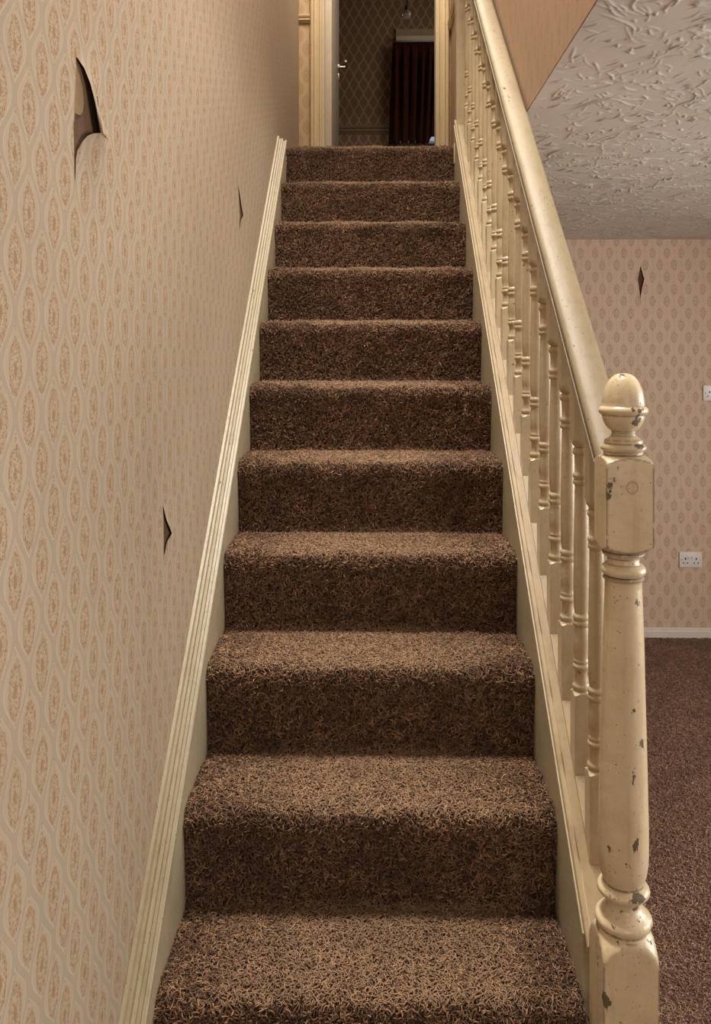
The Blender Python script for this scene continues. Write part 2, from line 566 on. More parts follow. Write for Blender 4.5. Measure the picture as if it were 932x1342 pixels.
def pile_group(name, density, mat, size, thick, tilt=.95):
    g = bpy.data.node_groups.new(name, 'GeometryNodeTree')
    g.interface.new_socket('Geometry', in_out='INPUT', socket_type='NodeSocketGeometry')
    g.interface.new_socket('Geometry', in_out='OUTPUT', socket_type='NodeSocketGeometry')
    N, L = g.nodes, g.links
    gi = N.new('NodeGroupInput'); go = N.new('NodeGroupOutput')
    dp = N.new('GeometryNodeDistributePointsOnFaces')
    dp.inputs['Density'].default_value = density
    L.new(gi.outputs[0], dp.inputs[0])
    join = N.new('GeometryNodeJoinGeometry')
    shapes = [((-.5, 0, 0), (-.1, .55, .25), (.5, .1, .12)), ((-.5, 0, 0), (.1, -.6, .35), (.45, .25, .3)),
              ((-.4, -.2, 0), (.5, -.3, .3), (.15, .45, .4)), ((-.5, .1, .05), (0, .2, .5), (.55, -.1, .0)),
              ((0, 0, 0), (.05, .3, .6), (.4, .35, .55))]
    for i, (a, b, c) in enumerate(shapes):
        q = N.new('GeometryNodeCurveQuadraticBezier')
        q.inputs['Resolution'].default_value = 5
        q.inputs['Start'].default_value = Vector(a) * size
        q.inputs['Middle'].default_value = Vector(b) * size
        q.inputs['End'].default_value = Vector(c) * size
        ci = N.new('GeometryNodeCurvePrimitiveCircle')
        ci.inputs['Resolution'].default_value = 4
        ci.inputs['Radius'].default_value = thick
        cm = N.new('GeometryNodeCurveToMesh')
        cm.inputs['Fill Caps'].default_value = True
        L.new(q.outputs[0], cm.inputs[0]); L.new(ci.outputs[0], cm.inputs[1])
        sm = N.new('GeometryNodeSetMaterial')
        sm.inputs['Material'].default_value = mat
        L.new(cm.outputs[0], sm.inputs[0])
        gt = N.new('GeometryNodeGeometryToInstance')
        L.new(sm.outputs[0], gt.inputs[0])
        L.new(gt.outputs[0], join.inputs[0])
    iop = N.new('GeometryNodeInstanceOnPoints')
    iop.inputs['Pick Instance'].default_value = True
    L.new(dp.outputs['Points'], iop.inputs['Points'])
    L.new(join.outputs[0], iop.inputs['Instance'])
    rv = N.new('FunctionNodeRandomValue'); rv.data_type = 'FLOAT_VECTOR'
    rv.inputs[0].default_value = (-tilt, -tilt, 0)
    rv.inputs[1].default_value = (tilt, tilt, 6.283)
    rr = N.new('FunctionNodeRotateRotation'); rr.rotation_space = 'LOCAL'
    L.new(dp.outputs['Rotation'], rr.inputs[0])
    e2r = N.new('FunctionNodeEulerToRotation')
    L.new(rv.outputs[0], e2r.inputs[0]); L.new(e2r.outputs[0], rr.inputs[1])
    L.new(rr.outputs[0], iop.inputs['Rotation'])
    rs = N.new('FunctionNodeRandomValue'); rs.data_type = 'FLOAT'
    rs.inputs[2].default_value = .6; rs.inputs[3].default_value = 1.35
    rs.inputs['Seed'].default_value = 5
    L.new(rs.outputs[1], iop.inputs['Scale'])
    L.new(iop.outputs[0], go.inputs[0])
    return g


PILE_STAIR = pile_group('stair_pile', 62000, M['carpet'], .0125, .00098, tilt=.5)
PILE_FLOOR = pile_group('floor_pile', 34000, M['floor_fibre'], .0110, .0011, tilt=.55)


def grow(o, group):
    m = o.modifiers.new('pile', 'NODES')
    m.node_group = group


# ------------------------------------------------------------------ geometry constants
RISE, GO = .2037, .2222
SL = RISE / GO
XL, XR = -.372, .368            # inner faces of the strings
WALLX = -.41
WELLX = .456                    # wallpapered face of the stairwell on the right
CEIL = 2.4
FLOOR2 = 2.62
CEIL2 = 5.0
DOORY = 4.7
FARY = 5.0
BEDY = 7.6


def nose(k):                    # k = step number from the floor
    return .7395 + GO * k


def tread_z(k):                 # the lowest riser is a little shorter than the rest
    return RISE * k - .0278


def slope_z(h, y):              # height at distance y of a line running parallel to the pitch of the stair
    return EYE - h + .9 * 1.41 + SL * (y - 1.41)


# ------------------------------------------------------------------ wallpapered sheet with tears
def papered(name, axis, const, u0, u1, v0, v1, tears, mat, parent, out, holes=()):
    """a thin paper sheet in the plane axis=const; tears: (outline [(u,v)], lift function)"""
    def P3(u, v, l):
        return (const + out * l, u, v) if axis == 0 else (u, const + out * l, v)
    us, vs_ = {u0, u1}, {v0, v1}
    rects = []
    for (ol, lift, mg) in tears:
        a = min(p[0] for p in ol) - mg[0]; b = max(p[0] for p in ol) + mg[0]
        c = min(p[1] for p in ol) - mg[1]; d = max(p[1] for p in ol) + mg[1]
        rects.append((a, b, c, d))
    for r in rects + list(holes):
        us.update(r[:2]); vs_.update(r[2:])
    us = sorted(us); vs_ = sorted(vs_)
    v, f = [], []
    for i in range(len(us) - 1):
        for j in range(len(vs_) - 1):
            cu, cv = (us[i] + us[i + 1]) / 2, (vs_[j] + vs_[j + 1]) / 2
            if any(r[0] < cu < r[1] and r[2] < cv < r[3] for r in rects + list(holes)):
                continue
            b = len(v)
            v += [P3(us[i], vs_[j], 0), P3(us[i + 1], vs_[j], 0), P3(us[i + 1], vs_[j + 1], 0), P3(us[i], vs_[j + 1], 0)]
            f.append((b, b + 1, b + 2, b + 3))
    for (ol, lift, mg), (a, b_, c, d) in zip(tears, rects):
        # resample the outline
        pts = []
        n = len(ol)
        for i in range(n):
            p, q = Vector(ol[i]), Vector(ol[(i + 1) % n])
            for k in range(6):
                pts.append(p.lerp(q, k / 6))
        cen = Vector(((a + b_) / 2, (c + d) / 2))
        # sort by angle is unsafe for concave shapes: map outline order onto the rectangle border by arc length
        per = []
        L = 0
        for i in range(len(pts)):
            per.append(L)
            L += (pts[(i + 1) % len(pts)] - pts[i]).length
        W, H = b_ - a, d - c
        # start of outline = its top vertex, run clockwise; start of border = top, above that vertex
        tot = 2 * (W + H)

        def border(p):
            # closest border point in the direction of the outline point, stretched
            rel = p - cen
            s = max(abs(rel.x) / (W / 2), abs(rel.y) / (H / 2), 1e-6)
            return cen + rel / s
        outer = []
        for p in pts:
            # exaggerate x so that a thin sliver still fans out to both sides
            rel = p - cen
            q = Vector((rel.x * 1.0, rel.y))
            outer.append(q)
        # angular walk, monotone
        n = len(pts)
        angs = []
        for i in range(n):
            t = per[i] / L
            angs.append(PI / 2 - 2 * PI * t)
        ring_out = []
        for an in angs:
            dx, dy = math.cos(an), math.sin(an)
            s = max(abs(dx), abs(dy))
            ring_out.append(Vector((cen.x + dx / s * W / 2, cen.y + dy / s * H / 2)))
        # corners must be hit exactly
        for cx, cy in ((a, c), (a, d), (b_, c), (b_, d)):
            k = min(range(n), key=lambda i: (ring_out[i] - Vector((cx, cy))).length)
            ring_out[k] = Vector((cx, cy))
        base = len(v)
        NR = 12
        for r in range(NR + 1):
            t = (r / NR) ** 1.6
            for i in range(n):
                p = pts[i].lerp(ring_out[i], t)
                l = lift(i / n, pts[i]) * (1 - r / NR) ** 2.2
                v.append(P3(p.x, p.y, l))
        for r in range(NR):
            for i in range(n):
                k = (i + 1) % n
                f.append((base + r * n + i, base + r * n + k, base + (r + 1) * n + k, base + (r + 1) * n + i))
    me = bpy.data.meshes.new(name)
    me.from_pydata(v, [], f)
    me.update()
    o = link(name, me, mat, parent)
    autosmooth(o, 60)
    return o


def L(px, py):
    return on_x(px, py, WALLX)


def R_(px, py):
    return on_y(px, py, FARY)


big = [L(*p) for p in [(99.3, 73), (107.5, 89), (113.3, 109), (117.4, 132), (120.6, 155), (124, 174), (120, 174.5), (114, 175),
                       (109, 178), (104.5, 186), (100.5, 197), (98.5, 211), (98, 228), (97.4, 246), (96.6, 230), (96.2, 198),
                       (95.3, 165), (96.8, 132), (98.4, 99)]]


def big_lift(t, p):
    # only the right edge and the tip of the torn tongue stand off the wall
    y = p.y
    if t < .30:
        return .0005 + .010 * math.sin(min(1, t / .30) * PI * .5)
    if t < .52:
        return .011 * (1 - (t - .30) / .22) ** 1.2 + .002
    return .001


small_a = [L(*p) for p in [(311.6, 238), (314.6, 258), (316.4, 272), (318.4, 282), (315.5, 288), (313.2, 304), (314.2, 284), (313.0, 258)]]
small_b = [L(*p) for p in [(213, 660), (217, 681), (220, 690), (223.5, 699), (218, 709), (214.6, 730), (214.4, 706), (214.0, 680)]]
small_r = [R_(*p) for p in [(839.6, 348), (842, 358), (844, 366), (841, 378), (839.2, 391), (837.6, 377), (836, 366), (838, 356)]]

# ------------------------------------------------------------------ the shell
wl = boxes('wall_left', [(-.55, -.4122, -2.0, DOORY, 0, CEIL2)], M['plaster'])
struct(wl)
papered('wallpaper', 0, WALLX, -2.0, DOORY, 0, CEIL2,
        [(big, big_lift, (.10, .07)), (small_a, lambda t, p: .0012 * math.sin(min(1, t * 1.6) * PI) + .0002, (.05, .04)),
         (small_b, lambda t, p: .0030 * math.sin(min(1, t * 1.6) * PI) + .0002, (.05, .04))], M['paper_left'], wl, 1)
# remnant of backing paper left inside the big tear
rem = [L(*p) for p in [(99.6, 80), (105, 95), (109, 115), (111.5, 135), (109, 147), (107, 151), (103, 150), (100, 148), (98.5, 158), (97, 165), (96.6, 130), (98.2, 98)]]
pydata('backing_paper', [(WALLX - .0006 - (.0010 if i % 2 else 0), p[0], p[1]) for i, p in enumerate(rem)], [tuple(range(len(rem)))], M['backing'], wl)
# curled tongue of paper hanging from the tear
tv, tf = [], []
nb = 9
for i in range(nb):
    t = i / (nb - 1)
    a = Vector(L(116.5 + 8.0 * t, 126 + 48 * t))
    b = Vector(L(118 + 23.5 * t ** 1.2, 126 + 58 * t))
    for j in range(5):
        s = j / 4
        p = a.lerp(b, s)
        tv.append((WALLX + .0125 - .008 * s ** .8 * (.4 + .6 * t), p.x, p.y))
for i in range(nb - 1):
    for j in range(4):
        tf.append((i * 5 + j, i * 5 + j + 1, (i + 1) * 5 + j + 1, (i + 1) * 5 + j))
pydata('paper_curl', tv, tf, M['paper_left'], wl, smooth=True)

wf = boxes('wall_far', [(-.55, 3.3, FARY + .005, FARY + .12, 0, CEIL)], M['plaster'])
struct(wf)
papered('wallpaper', 1, FARY, -.418, 3.2, 0, CEIL, [(small_r, lambda t, p: .007 * math.sin(min(1, t * 1.6) * PI) + .001, (.08, .06))], M['paper_far'], wf, -1)

wr = boxes('wall_right', [(3.2, 3.3, -2.0, FARY, 0, .7), (3.2, 3.3, -2.0, FARY, 2.25, CEIL), (3.2, 3.3, -2.0, .6, .7, 2.25), (3.2, 3.3, 2.8, FARY, .7, 2.25)], M['paper_far'])
struct(wr)
wb = boxes('wall_back', [(-.55, 3.3, -2.1, -2.0, 0, CEIL)], M['paper_far'])
struct(wb)

# ground floor carpet
fl = boxes('floor', [(-.418, 3.2, -2.0, FARY, -.1, 0)], M['floor_base'])
struct(fl)
v, f = [], []
nx, ny = 14, 30
for i in range(nx + 1):
    for j in range(ny + 1):
        v.append((.30 + i * (2.6 - .30) / nx, 1.6 + j * (FARY - .02 - 1.6) / ny, .001))
for i in range(nx):
    for j in range(ny):
        a = i * (ny + 1) + j
        f.append((a, a + ny + 1, a + ny + 2, a + 1))
fp = pydata('carpet_pile', v, f, M['floor_base'], fl)
fp['kind'] = 'stuff'
grow(fp, PILE_FLOOR)

# artex ceiling : real relief, combed swirls pressed into the plaster
cx0, cx1, cy0, cy1, cs = WELLX, 2.40, 1.25, FARY, .003
gx = int((cx1 - cx0) / cs); gy = int((cy1 - cy0) / cs)
Hh = np.zeros((gx + 1, gy + 1))
NS = 6000
for s in range(NS):
    X0 = rng.uniform(cx0, cx1); Y0 = rng.uniform(cy0, cy1)
    ln = rng.uniform(.012, .075) if rng.random() < .93 else rng.uniform(.10, .22); th = rng.uniform(0, 2 * PI)
    kap = rng.uniform(-32, 32) if ln < .09 else rng.uniform(-3, 3)
    hgt = rng.uniform(.0020, .0066) * rng.uniform(.4, 1); wd = rng.uniform(.0018, .0030)
    nfan = 1 if rng.random() < .84 else rng.integers(2, 5)
    for q in range(nfan):
        tq = th + q * .0; ox = X0 + q * .012 * math.cos(th + PI / 2); oy = Y0 + q * .012 * math.sin(th + PI / 2)
        npt = max(5, int(ln / .0035))
        xs, ys = ox, oy
        ang = tq
        P = []
        for i in range(npt):
            P.append((xs, ys)); xs += .0035 * math.cos(ang); ys += .0035 * math.sin(ang); ang += kap * .0035 + rng.normal(0, .07)
        for i, (px_, py_) in enumerate(P):
            ii = int((px_ - cx0) / cs); jj = int((py_ - cy0) / cs)
            r = 3
            a0, a1 = max(0, ii - r), min(gx + 1, ii + r + 2); b0, b1 = max(0, jj - r), min(gy + 1, jj + r + 2)
            if a0 >= a1 or b0 >= b1: continue
            XX = cx0 + np.arange(a0, a1)[:, None] * cs - px_; YY = cy0 + np.arange(b0, b1)[None, :] * cs - py_
            w = math.sin(PI * (i + .5) / npt) ** .6
            Hh[a0:a1, b0:b1] = np.maximum(Hh[a0:a1, b0:b1], hgt * w * np.exp(-(XX ** 2 + YY ** 2) / (wd ** 2)))
XX, YY = np.meshgrid(cx0 + np.arange(gx + 1) * (cx1 - cx0) / gx, cy0 + np.arange(gy + 1) * (cy1 - cy0) / gy, indexing='ij')
ZZ = CEIL - .0005 - Hh - .003 * np.sin(XX * 5.1 + 1) * np.sin(YY * 3.7)
co = np.stack([XX, YY, ZZ], -1).reshape(-1, 3)
ii, jj = np.meshgrid(np.arange(gx), np.arange(gy), indexing='ij')
a = (ii * (gy + 1) + jj).ravel()
quads = np.stack([a, a + 1, a + gy + 2, a + gy + 1], -1)
me = bpy.data.meshes.new('artex_relief')
me.vertices.add(len(co)); me.vertices.foreach_set('co', co.ravel())
me.loops.add(quads.size); me.loops.foreach_set('vertex_index', quads.ravel())
me.polygons.add(len(quads)); me.polygons.foreach_set('loop_start', np.arange(len(quads)) * 4)
me.polygons.foreach_set('use_smooth', np.ones(len(quads), bool))
me.update(calc_edges=True); me.validate()

ceil = boxes('ceiling', [(WELLX + .1, 3.3, -2.1, FARY + .1, CEIL + .006, FLOOR2), (-.418, WELLX + .1, -2.1, .4, CEIL + .006, FLOOR2),
                         (-.418, WELLX + .1, nose(13) + .07, FARY + .1, CEIL + .006, FLOOR2 - .02)], M['artex'])
struct(ceil)
link('artex_relief', me, M['artex'], ceil)
boxes('plaster_skin', [(cx1, 3.2, -2, FARY, CEIL - .002, CEIL + .005), (WELLX, cx1, -2, cy0, CEIL - .002, CEIL + .005)], M['artex'], ceil)

# stairwell wall above the ceiling line, right
ww = boxes('wall_stairwell', [(WELLX, WELLX + .1, .4, DOORY, CEIL + .004, CEIL2)], M['paper_well'])
struct(ww)
wu = boxes('wall_front', [(WALLX, WELLX, .3, .4, CEIL, CEIL2)], M['paper_landing'])
struct(wu)
cu = boxes('ceiling_upper', [(-1.8, 1.8, .3, BEDY + .1, CEIL2, CEIL2 + .1)], M['artex'])
cu.name = 'ceiling_landing'
struct(cu)

# landing
lf = boxes('floor_landing', [(-.41, .456, nose(13) + .06, DOORY + .1, FLOOR2 - .02, FLOOR2 - .002)], M['carpet_base'])
struct(lf)

# door wall
DX0, DX1, DZ = -.276, .376, FLOOR2 + 2.0
dw = boxes('wall_landing', [(WALLX, DX0, DOORY, DOORY + .1, FLOOR2, CEIL2), (DX1, WELLX + .1, DOORY, DOORY + .1, FLOOR2, CEIL2), (DX0, DX1, DOORY, DOORY + .1, DZ, CEIL2)], M['paper_landing'])
struct(dw)

# dado rail on the landing: moulded profile
dado = [(0, -.022), (.006, -.022), (.010, -.014), (.018, -.010), (.018, -.002), (.012, .002), (.020, .008), (.022, .016), (.014, .022), (0, .022)]
Zd = 3.618
prism('dado_rail', dado, [((WALLX, DOORY, Zd), (0, -1, 0), (0, 0, 1)), ((DX0 - .07, DOORY, Zd), (0, -1, 0), (0, 0, 1))], M['door_cream'], dw)
prism('dado_rail', dado, [((WELLX, 3.80, Zd - .055), (-1, 0, 0), (0, 0, 1)), ((WELLX, DOORY, Zd - .055), (-1, 0, 0), (0, 0, 1))], M['door_cream'], ww)

# door_1
d1 = empty('door_1', (DX0, DOORY, FLOOR2))
struct(d1)
d1['label'] = 'white door standing open inside cream moulded architrave at the top of the stairs'


def loc_of(o, parent):
    o.parent = parent
    o.matrix_parent_inverse = Matrix.Translation(-parent.location)
    return o


arch = [(0, 0), (0, .010), (.006, .016), (.014, .016), (.018, .010), (.026, .010), (.030, .019), (.044, .022), (.052, .016), (.058, .022), (.066, .020), (.070, .0)]
# left, right, head
loc_of(prism('architrave', arch, [((DX0, DOORY, FLOOR2 - .002), (-1, 0, 0), (0, -1, 0)), ((DX0, DOORY, DZ), (-1, 0, 0), (0, -1, 0))], M['door_cream']), d1)
loc_of(prism('architrave', arch, [((DX1, DOORY, FLOOR2 - .002), (1, 0, 0), (0, -1, 0)), ((DX1, DOORY, DZ), (1, 0, 0), (0, -1, 0))], M['door_cream']), d1)
loc_of(prism('architrave', arch, [((DX0 - .07, DOORY, DZ), (0, 0, 1), (0, -1, 0)), ((DX1 + .07, DOORY, DZ), (0, 0, 1), (0, -1, 0))], M['door_cream']), d1)
loc_of(boxes('door_lining', [(DX0, DX0 + .012, DOORY, DOORY + .1, FLOOR2, DZ), (DX1 - .006, DX1, DOORY, DOORY + .1, FLOOR2, DZ)], M['door_white']), d1)
leaf = loc_of(boxes('door_leaf', [(-.0, .038, 0, .66, 0.005, 1.98)], M['door_white'], bevel=.002), d1)
leaf.matrix_parent_inverse = Matrix()
leaf.location = (.012, .06, 0)
leaf.rotation_euler = (0, 0, math.radians(-1.5))
lev = tube('door_handle', [(.038, .60, .955), (.085, .60, .955), (.092, .585, .957), (.092, .49, .955)], [.010, .009, .009, .007], M['chrome'], leaf)
lathe_square('handle_rose', [(0, .026, 0), (.006, .026, 0), (.009, .02, 0)], 24, M['chrome'], leaf).location = (.038, .60, .955)
leaf.children[-1].rotation_euler = (0, PI / 2, 0)
boxes('keyhole_plate', [(.038, .042, .588, .612, .87, .91)], M['chrome'], leaf, bevel=.001)
boxes('latch_plate', [(.006, .032, .6595, .662, .88, 1.03)], M['chrome'], leaf)

# bedroom beyond
be = boxes('wall_bedroom', [(-1.7, 1.7, BEDY, BEDY + .1, FLOOR2, 3.66), (-1.7, .27, BEDY, BEDY + .1, 3.66, CEIL2), (1.0, 1.7, BEDY, BEDY + .1, 3.66, CEIL2), (.27, 1.0, BEDY, BEDY + .1, 4.56, CEIL2)], M['paper_bed'])
struct(be)
bs = boxes('wall_bedroom_side', [(-1.8, -1.7, DOORY + .1, BEDY + .1, FLOOR2, CEIL2), (1.7, 1.8, DOORY + .1, BEDY + .1, FLOOR2, CEIL2), (-1.7, WALLX, DOORY, DOORY + .1, FLOOR2, CEIL2), (WELLX + .1, 1.7, DOORY, DOORY + .1, FLOOR2, CEIL2)], M['paper_bed'])
struct(bs)
bf = boxes('floor_bedroom', [(-1.7, 1.7, DOORY + .1, BEDY, FLOOR2 - .1, FLOOR2)], M['carpet_base'])
struct(bf)
zr = on_y(470, 170, BEDY)[1]
prism('dado_rail', [(a * 1.2, b * 1.7) for a, b in dado], [((-1.7, BEDY, zr), (0, -1, 0), (0, 0, 1)), ((on_y(513, 100, BEDY)[0], BEDY, zr), (0, -1, 0), (0, 0, 1))], plain('bedroom_rail_paint', lin(150, 128, 100), .5), be)
# window in the bedroom with its lintel board
xw0 = on_y(519, 40, BEDY)[0]
w1 = empty('window_1', (.6, BEDY, 3.66))
struct(w1)
loc_of(boxes('window_frame', [(.27, .31, BEDY + .02, BEDY + .07, 3.66, 4.56), (.95, 1.0, BEDY + .02, BEDY + .07, 3.66, 4.56), (.31, .95, BEDY + .02, BEDY + .07, 4.51, 4.56), (.31, .95, BEDY + .02, BEDY + .07, 3.66, 3.69), (.61, .64, BEDY + .02, BEDY + .07, 3.69, 4.51)], M['white_trim']), w1)
loc_of(boxes('pane', [(.31, .61, BEDY + .04, BEDY + .046, 3.69, 4.51), (.64, .95, BEDY + .04, BEDY + .046, 3.69, 4.51)], M['daylight']), w1)
loc_of(boxes('window_sill', [(.24, 1.04, BEDY - .10, BEDY + .03, 3.635, 3.66)], M['white_trim'], bevel=.004), w1)
ztop = on_y(540, 52.5, BEDY)[1]
loc_of(boxes('lintel_board', [(xw0, 1.05, BEDY - .03, BEDY, on_y(540, 51, BEDY)[1] + .0, on_y(540, 39.5, BEDY)[1])], plain('lintel_paint', lin(184, 164, 132), .5)), w1)
rail_c = boxes('curtain_rail', [(xw0, 1.05, BEDY - .085, BEDY - .03, ztop - .03, ztop + .008)], plain('curtain_rail_paint', lin(240, 222, 184), .4), bevel=.003)
tag(rail_c, 'pale curtain rail above the dark brown curtain beyond the door', 'curtain rail')

# curtain : pleated sheet with thickness
cv, cf = [], []
cux0 = on_y(515, 100, BEDY - .125)[0]
nX, nZ = 220, 40
ctop = on_y(540, 56.5, BEDY - .125)[1]
for i in range(nX + 1):
    t = i / nX
    x = cux0 + t * .85
    hem = 3.628 + (.055 * max(0, min(1, (t - .40) / .03)) if t < .6 else .02)
    for j in range(nZ + 1):
        s = j / nZ
        z = ctop + (hem - ctop) * s
        amp = .004 + .026 * min(1, s * 5)
        ph = 2 * PI * (x * 15 + .35 * math.sin(x * 9 + s * 1.1))
        y = BEDY - .125 + amp * (math.sin(ph) + .3 * math.sin(2.3 * ph + s)) + (.006 * math.sin(2 * PI * x * 70) if s < .055 else 0)
        xx = x - (.055 * s * (1 - t) if t < .5 else 0) * .7
        cv.append((xx, y, z))
for i in range(nX):
    for j in range(nZ):
        a = i * (nZ + 1) + j
        cf.append((a, a + nZ + 1, a + nZ + 2, a + 1))
cur = pydata('curtain', cv, cf, M['curtain'], None, smooth=True)
cur.modifiers.new('thick', 'SOLIDIFY').thickness = .003
tag(cur, 'dark brown pleated curtain hanging beyond the open door', 'curtain')
hd = boxes('heading_tape', [(cux0 + .002, cux0 + .85, BEDY - .142, BEDY - .108, ctop - .01, ctop + .006)], M['curtain'], cur, bevel=.004)

# pendant bulb
bx, bz = on_y(533, 19, 6.4)
pb = empty('pendant_bulb', (bx, 6.4, bz))
tag(pb, 'bare round glass bulb hanging on a dark cord beyond the door', 'light bulb')
rb = .034
bulb = lathe_square('bulb', [(rb * -math.cos(PI * i / 14), max(.0005, rb * math.sin(PI * i / 14)), 0) for i in range(15)], 20, M['glass'], pb)
lathe_square('lamp_holder', [(.028, .013, 0), (.034, .017, 0), (.062, .015, 0), (.070, .006, 0)], 16, M['cord'], pb)
tube('cord', [(.0, 0, .068), (.012, 0, .15), (.03, 0, .30), (.035, 0, CEIL2 - bz)], .0045, M['cord'], pb)

# skirting on the far wall
sk = [(0, 0), (.016, 0), (.016, .040), (.012, .046), (.012, .052), (.006, .058), (0, .060)]
b1 = prism('baseboard_far', sk, [((-.41, FARY, 0), (0, -1, 0), (0, 0, 1)), ((3.2, FARY, 0), (0, -1, 0), (0, 0, 1))], M['white_trim'])
struct(b1)


# sockets
def socket(px0, py0, px1, py1, label, group='wall sockets', wide=.146):
    x0, z1 = on_y(px0, py0, FARY)
    z0 = on_y(px0, py1, FARY)[1]
    r = empty('wall_socket', (x0, FARY, z0))
    tag(r, label, 'wall socket', group)
    h = z1 - z0
    boxes('face_plate', [(0, wide, -.011, 0, 0, h)], M['plastic'], r, bevel=.003)
    for s in (0, 1):
        cxs = wide * (.26 + .48 * s)
        boxes('pin_slot', [(cxs - .0035, cxs + .0035, -.0125, -.0105, h * .50, h * .50 + .012)], M['dark'], r)
        for q in (-1, 1):
            boxes('pin_slot', [(cxs + q * .012 - .004, cxs + q * .012 + .004, -.0125, -.0105, h * .26, h * .26 + .006)], M['dark'], r)
        swx = wide * (.42 + .16 * s)
        boxes('rocker_switch', [(swx - .006, swx + .006, -.016, -.010, h * .56, h * .56 + .018)], M['plastic'], r, bevel=.002)
        sc = wide * (.09 + .82 * s)
        boxes('screw', [(sc - .0025, sc + .0025, -.0122, -.0105, h * .5 - .0025, h * .5 + .0025)], M['dark'], r, bevel=.0008)
    return r


socket(890, 723, 918, 743, 'white double wall socket low on the wall above the skirting board', wide=.134)
socket(921, 505, 949, 525, 'white wall socket at chest height cut by the right edge of the picture')

# ------------------------------------------------------------------ stair carpet
sc_ = empty('stair_carpet', (0, nose(1), 0))
tag(sc_, 'worn brown twist pile carpet covering every stair up to the landing', 'carpet')


def step_profile(k):
    """(y, z) from the back of the tread to the foot of the riser"""
    z = tread_z(k) - .006
    yn = nose(k)
    rr = .026
    back = nose(k + 1) + .016 if k < 13 else nose(13) + .9
    P = []
    nb = 8
    for i in range(nb + 1):
        t = i / nb
        P.append((back + (yn + rr - back) * t, z + .004 * math.sin(PI * t) * (1 if k < 13 else 0)))
    for i in range(1, 8):
        a = PI / 2 + i * (PI * .95) / 8 / 1.25
        P.append((yn + rr + rr * math.cos(a), z - rr + rr * math.sin(a)))
    zb = max(tread_z(k - 1), .012) - .012
    y0, z0 = P[-1]
    for i in range(1, 9):
        t = i / 8
        P.append((y0 + (yn + .018 - y0) * min(1, t * 1.4) ** .8, z0 + (zb - z0) * t))
    return P


for k in range(1, 14):
    P = step_profile(k)
    nX = 40
    v, f = [], []
    for i in range(nX + 1):
        t = i / nX
        x = XL + .001 + (XR - XL - .002) * t
        edge = min(t, 1 - t) * (XR - XL)
        for j, (y, z) in enumerate(P):
            wv = .0025 * math.sin(x * 23 + k * 1.7 + j * .5) + .0015 * math.sin(x * 61 + k)
            dr = .006 * math.exp(-(edge / .010) ** 2) if k < 14 else 0
            nosef = 1.0 if 6 < j < 17 else .3
            v.append((x, y + dr * (1 if j > 8 else 0) + wv * nosef * (1 if j > 8 else 0), z - dr * (1 if j <= 12 else 0) + wv * nosef * (1 if j <= 10 else 0)))
    n = len(P)
    for i in range(nX):
        for j in range(n - 1):
            f.append((i * n + j, i * n + j + 1, (i + 1) * n + j + 1, (i + 1) * n + j))
    o = pydata('step_covering', v, f, M['carpet_base'], None, smooth=True)
    # normals must face the climber / up
    if sum((p.normal.y < 0 or p.normal.z > 0) for p in o.data.polygons) < len(o.data.polygons) / 2:
        o.data.flip_normals()
    loc_of(o, sc_)
    p = bpy.data.objects.new('pile', o.data)
    C.objects.link(p)
    p.parent = o
    p['kind'] = 'stuff'
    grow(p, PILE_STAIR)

# ------------------------------------------------------------------ staircase timber
st = empty('staircase', (0, nose(1), 0))
tag(st, 'cream painted timber strings carrying the carpeted stairs between wall and balustrade', 'staircase')
Y0s, Y1s = nose(1) - .02, nose(13) + .03


def slanted(name, sec, ya, yb, h, mat, parent, nseg=1, ang=30, sl=None):
    path = []
    for i in range(nseg + 1):
        y = ya + (yb - ya) * i / nseg
        path.append(((0, y, slope_z(h, y) if sl is None else EYE - h + sl * y), (1, 0, 0), (0, 0, 1)))
    return loc_of(prism(name, sec, path, mat, None, smooth_ang=ang), parent)


# wall string and its moulded capping
slanted('wall_string', [(WALLX + .001, -.36), (XL, -.36), (XL, 0), (WALLX + .001, 0)], Y0s, 3.615, 2.300, M['cream_s'], st, sl=.9)
cap = [(WALLX + .0005, -.001), (XL + .004, -.001), (XL + .004, .004), (XL + .002, .007), (XL - .004, .008), (XL - .006, .004), (XL - .012, .005), (XL - .013, .013),
       (XL - .019, .016), (XL - .023, .012), (XL - .028, .014), (XL - .031, .024), (WALLX + .0005, .026)]
slanted('string_moulding', cap, Y0s, 3.615, 2.300, M['cream_trim'], st, ang=20, sl=.9)

# outer string with base rail
slanted('outer_string', [(XR, -.36), (.462, -.36), (.462, 0), (XR, 0)], 1.44, Y1s, 2.296, M['cream_s'], st)
slanted('outer_string', [(XR, -.36), (.462, -.36), (.462, 0), (XR, 0)], Y0s, 1.325, 2.296, M['cream_s'], st)
# soffit
slanted('soffit', [(XL, -.37), (XR, -.37), (XR, -.355), (XL, -.355)], Y0s + .12, Y1s, 2.30, M['cream_s'], st)
boxes_l = boxes('landing_nosing', [(XR - .004, XR + .012, nose(13) - .012, nose(13) + .05, FLOOR2 - .085, FLOOR2 + .004)], M['cream_b'], None, bevel=.004)
loc_of(boxes_l, st)

# ------------------------------------------------------------------ balustrade
NX, NY = .418, 1.372
ba = empty('balustrade', (NX, NY, 0))
tag(ba, 'chipped cream painted banister with turned balusters, handrail and acorn-topped newel post', 'banister')

# base rail: raised lips each side of the groove the balusters stand in
br = [(.371, 0), (.371, .010), (.373, .013), (.380, .013), (.382, .010), (.384, .006), (.452, .006), (.454, .010), (.463, .013), (.466, .010), (.466, 0)]
slanted('base_rail', br, NY + .047, Y1s + .02, 2.297, M['cream_base'], ba, ang=20)

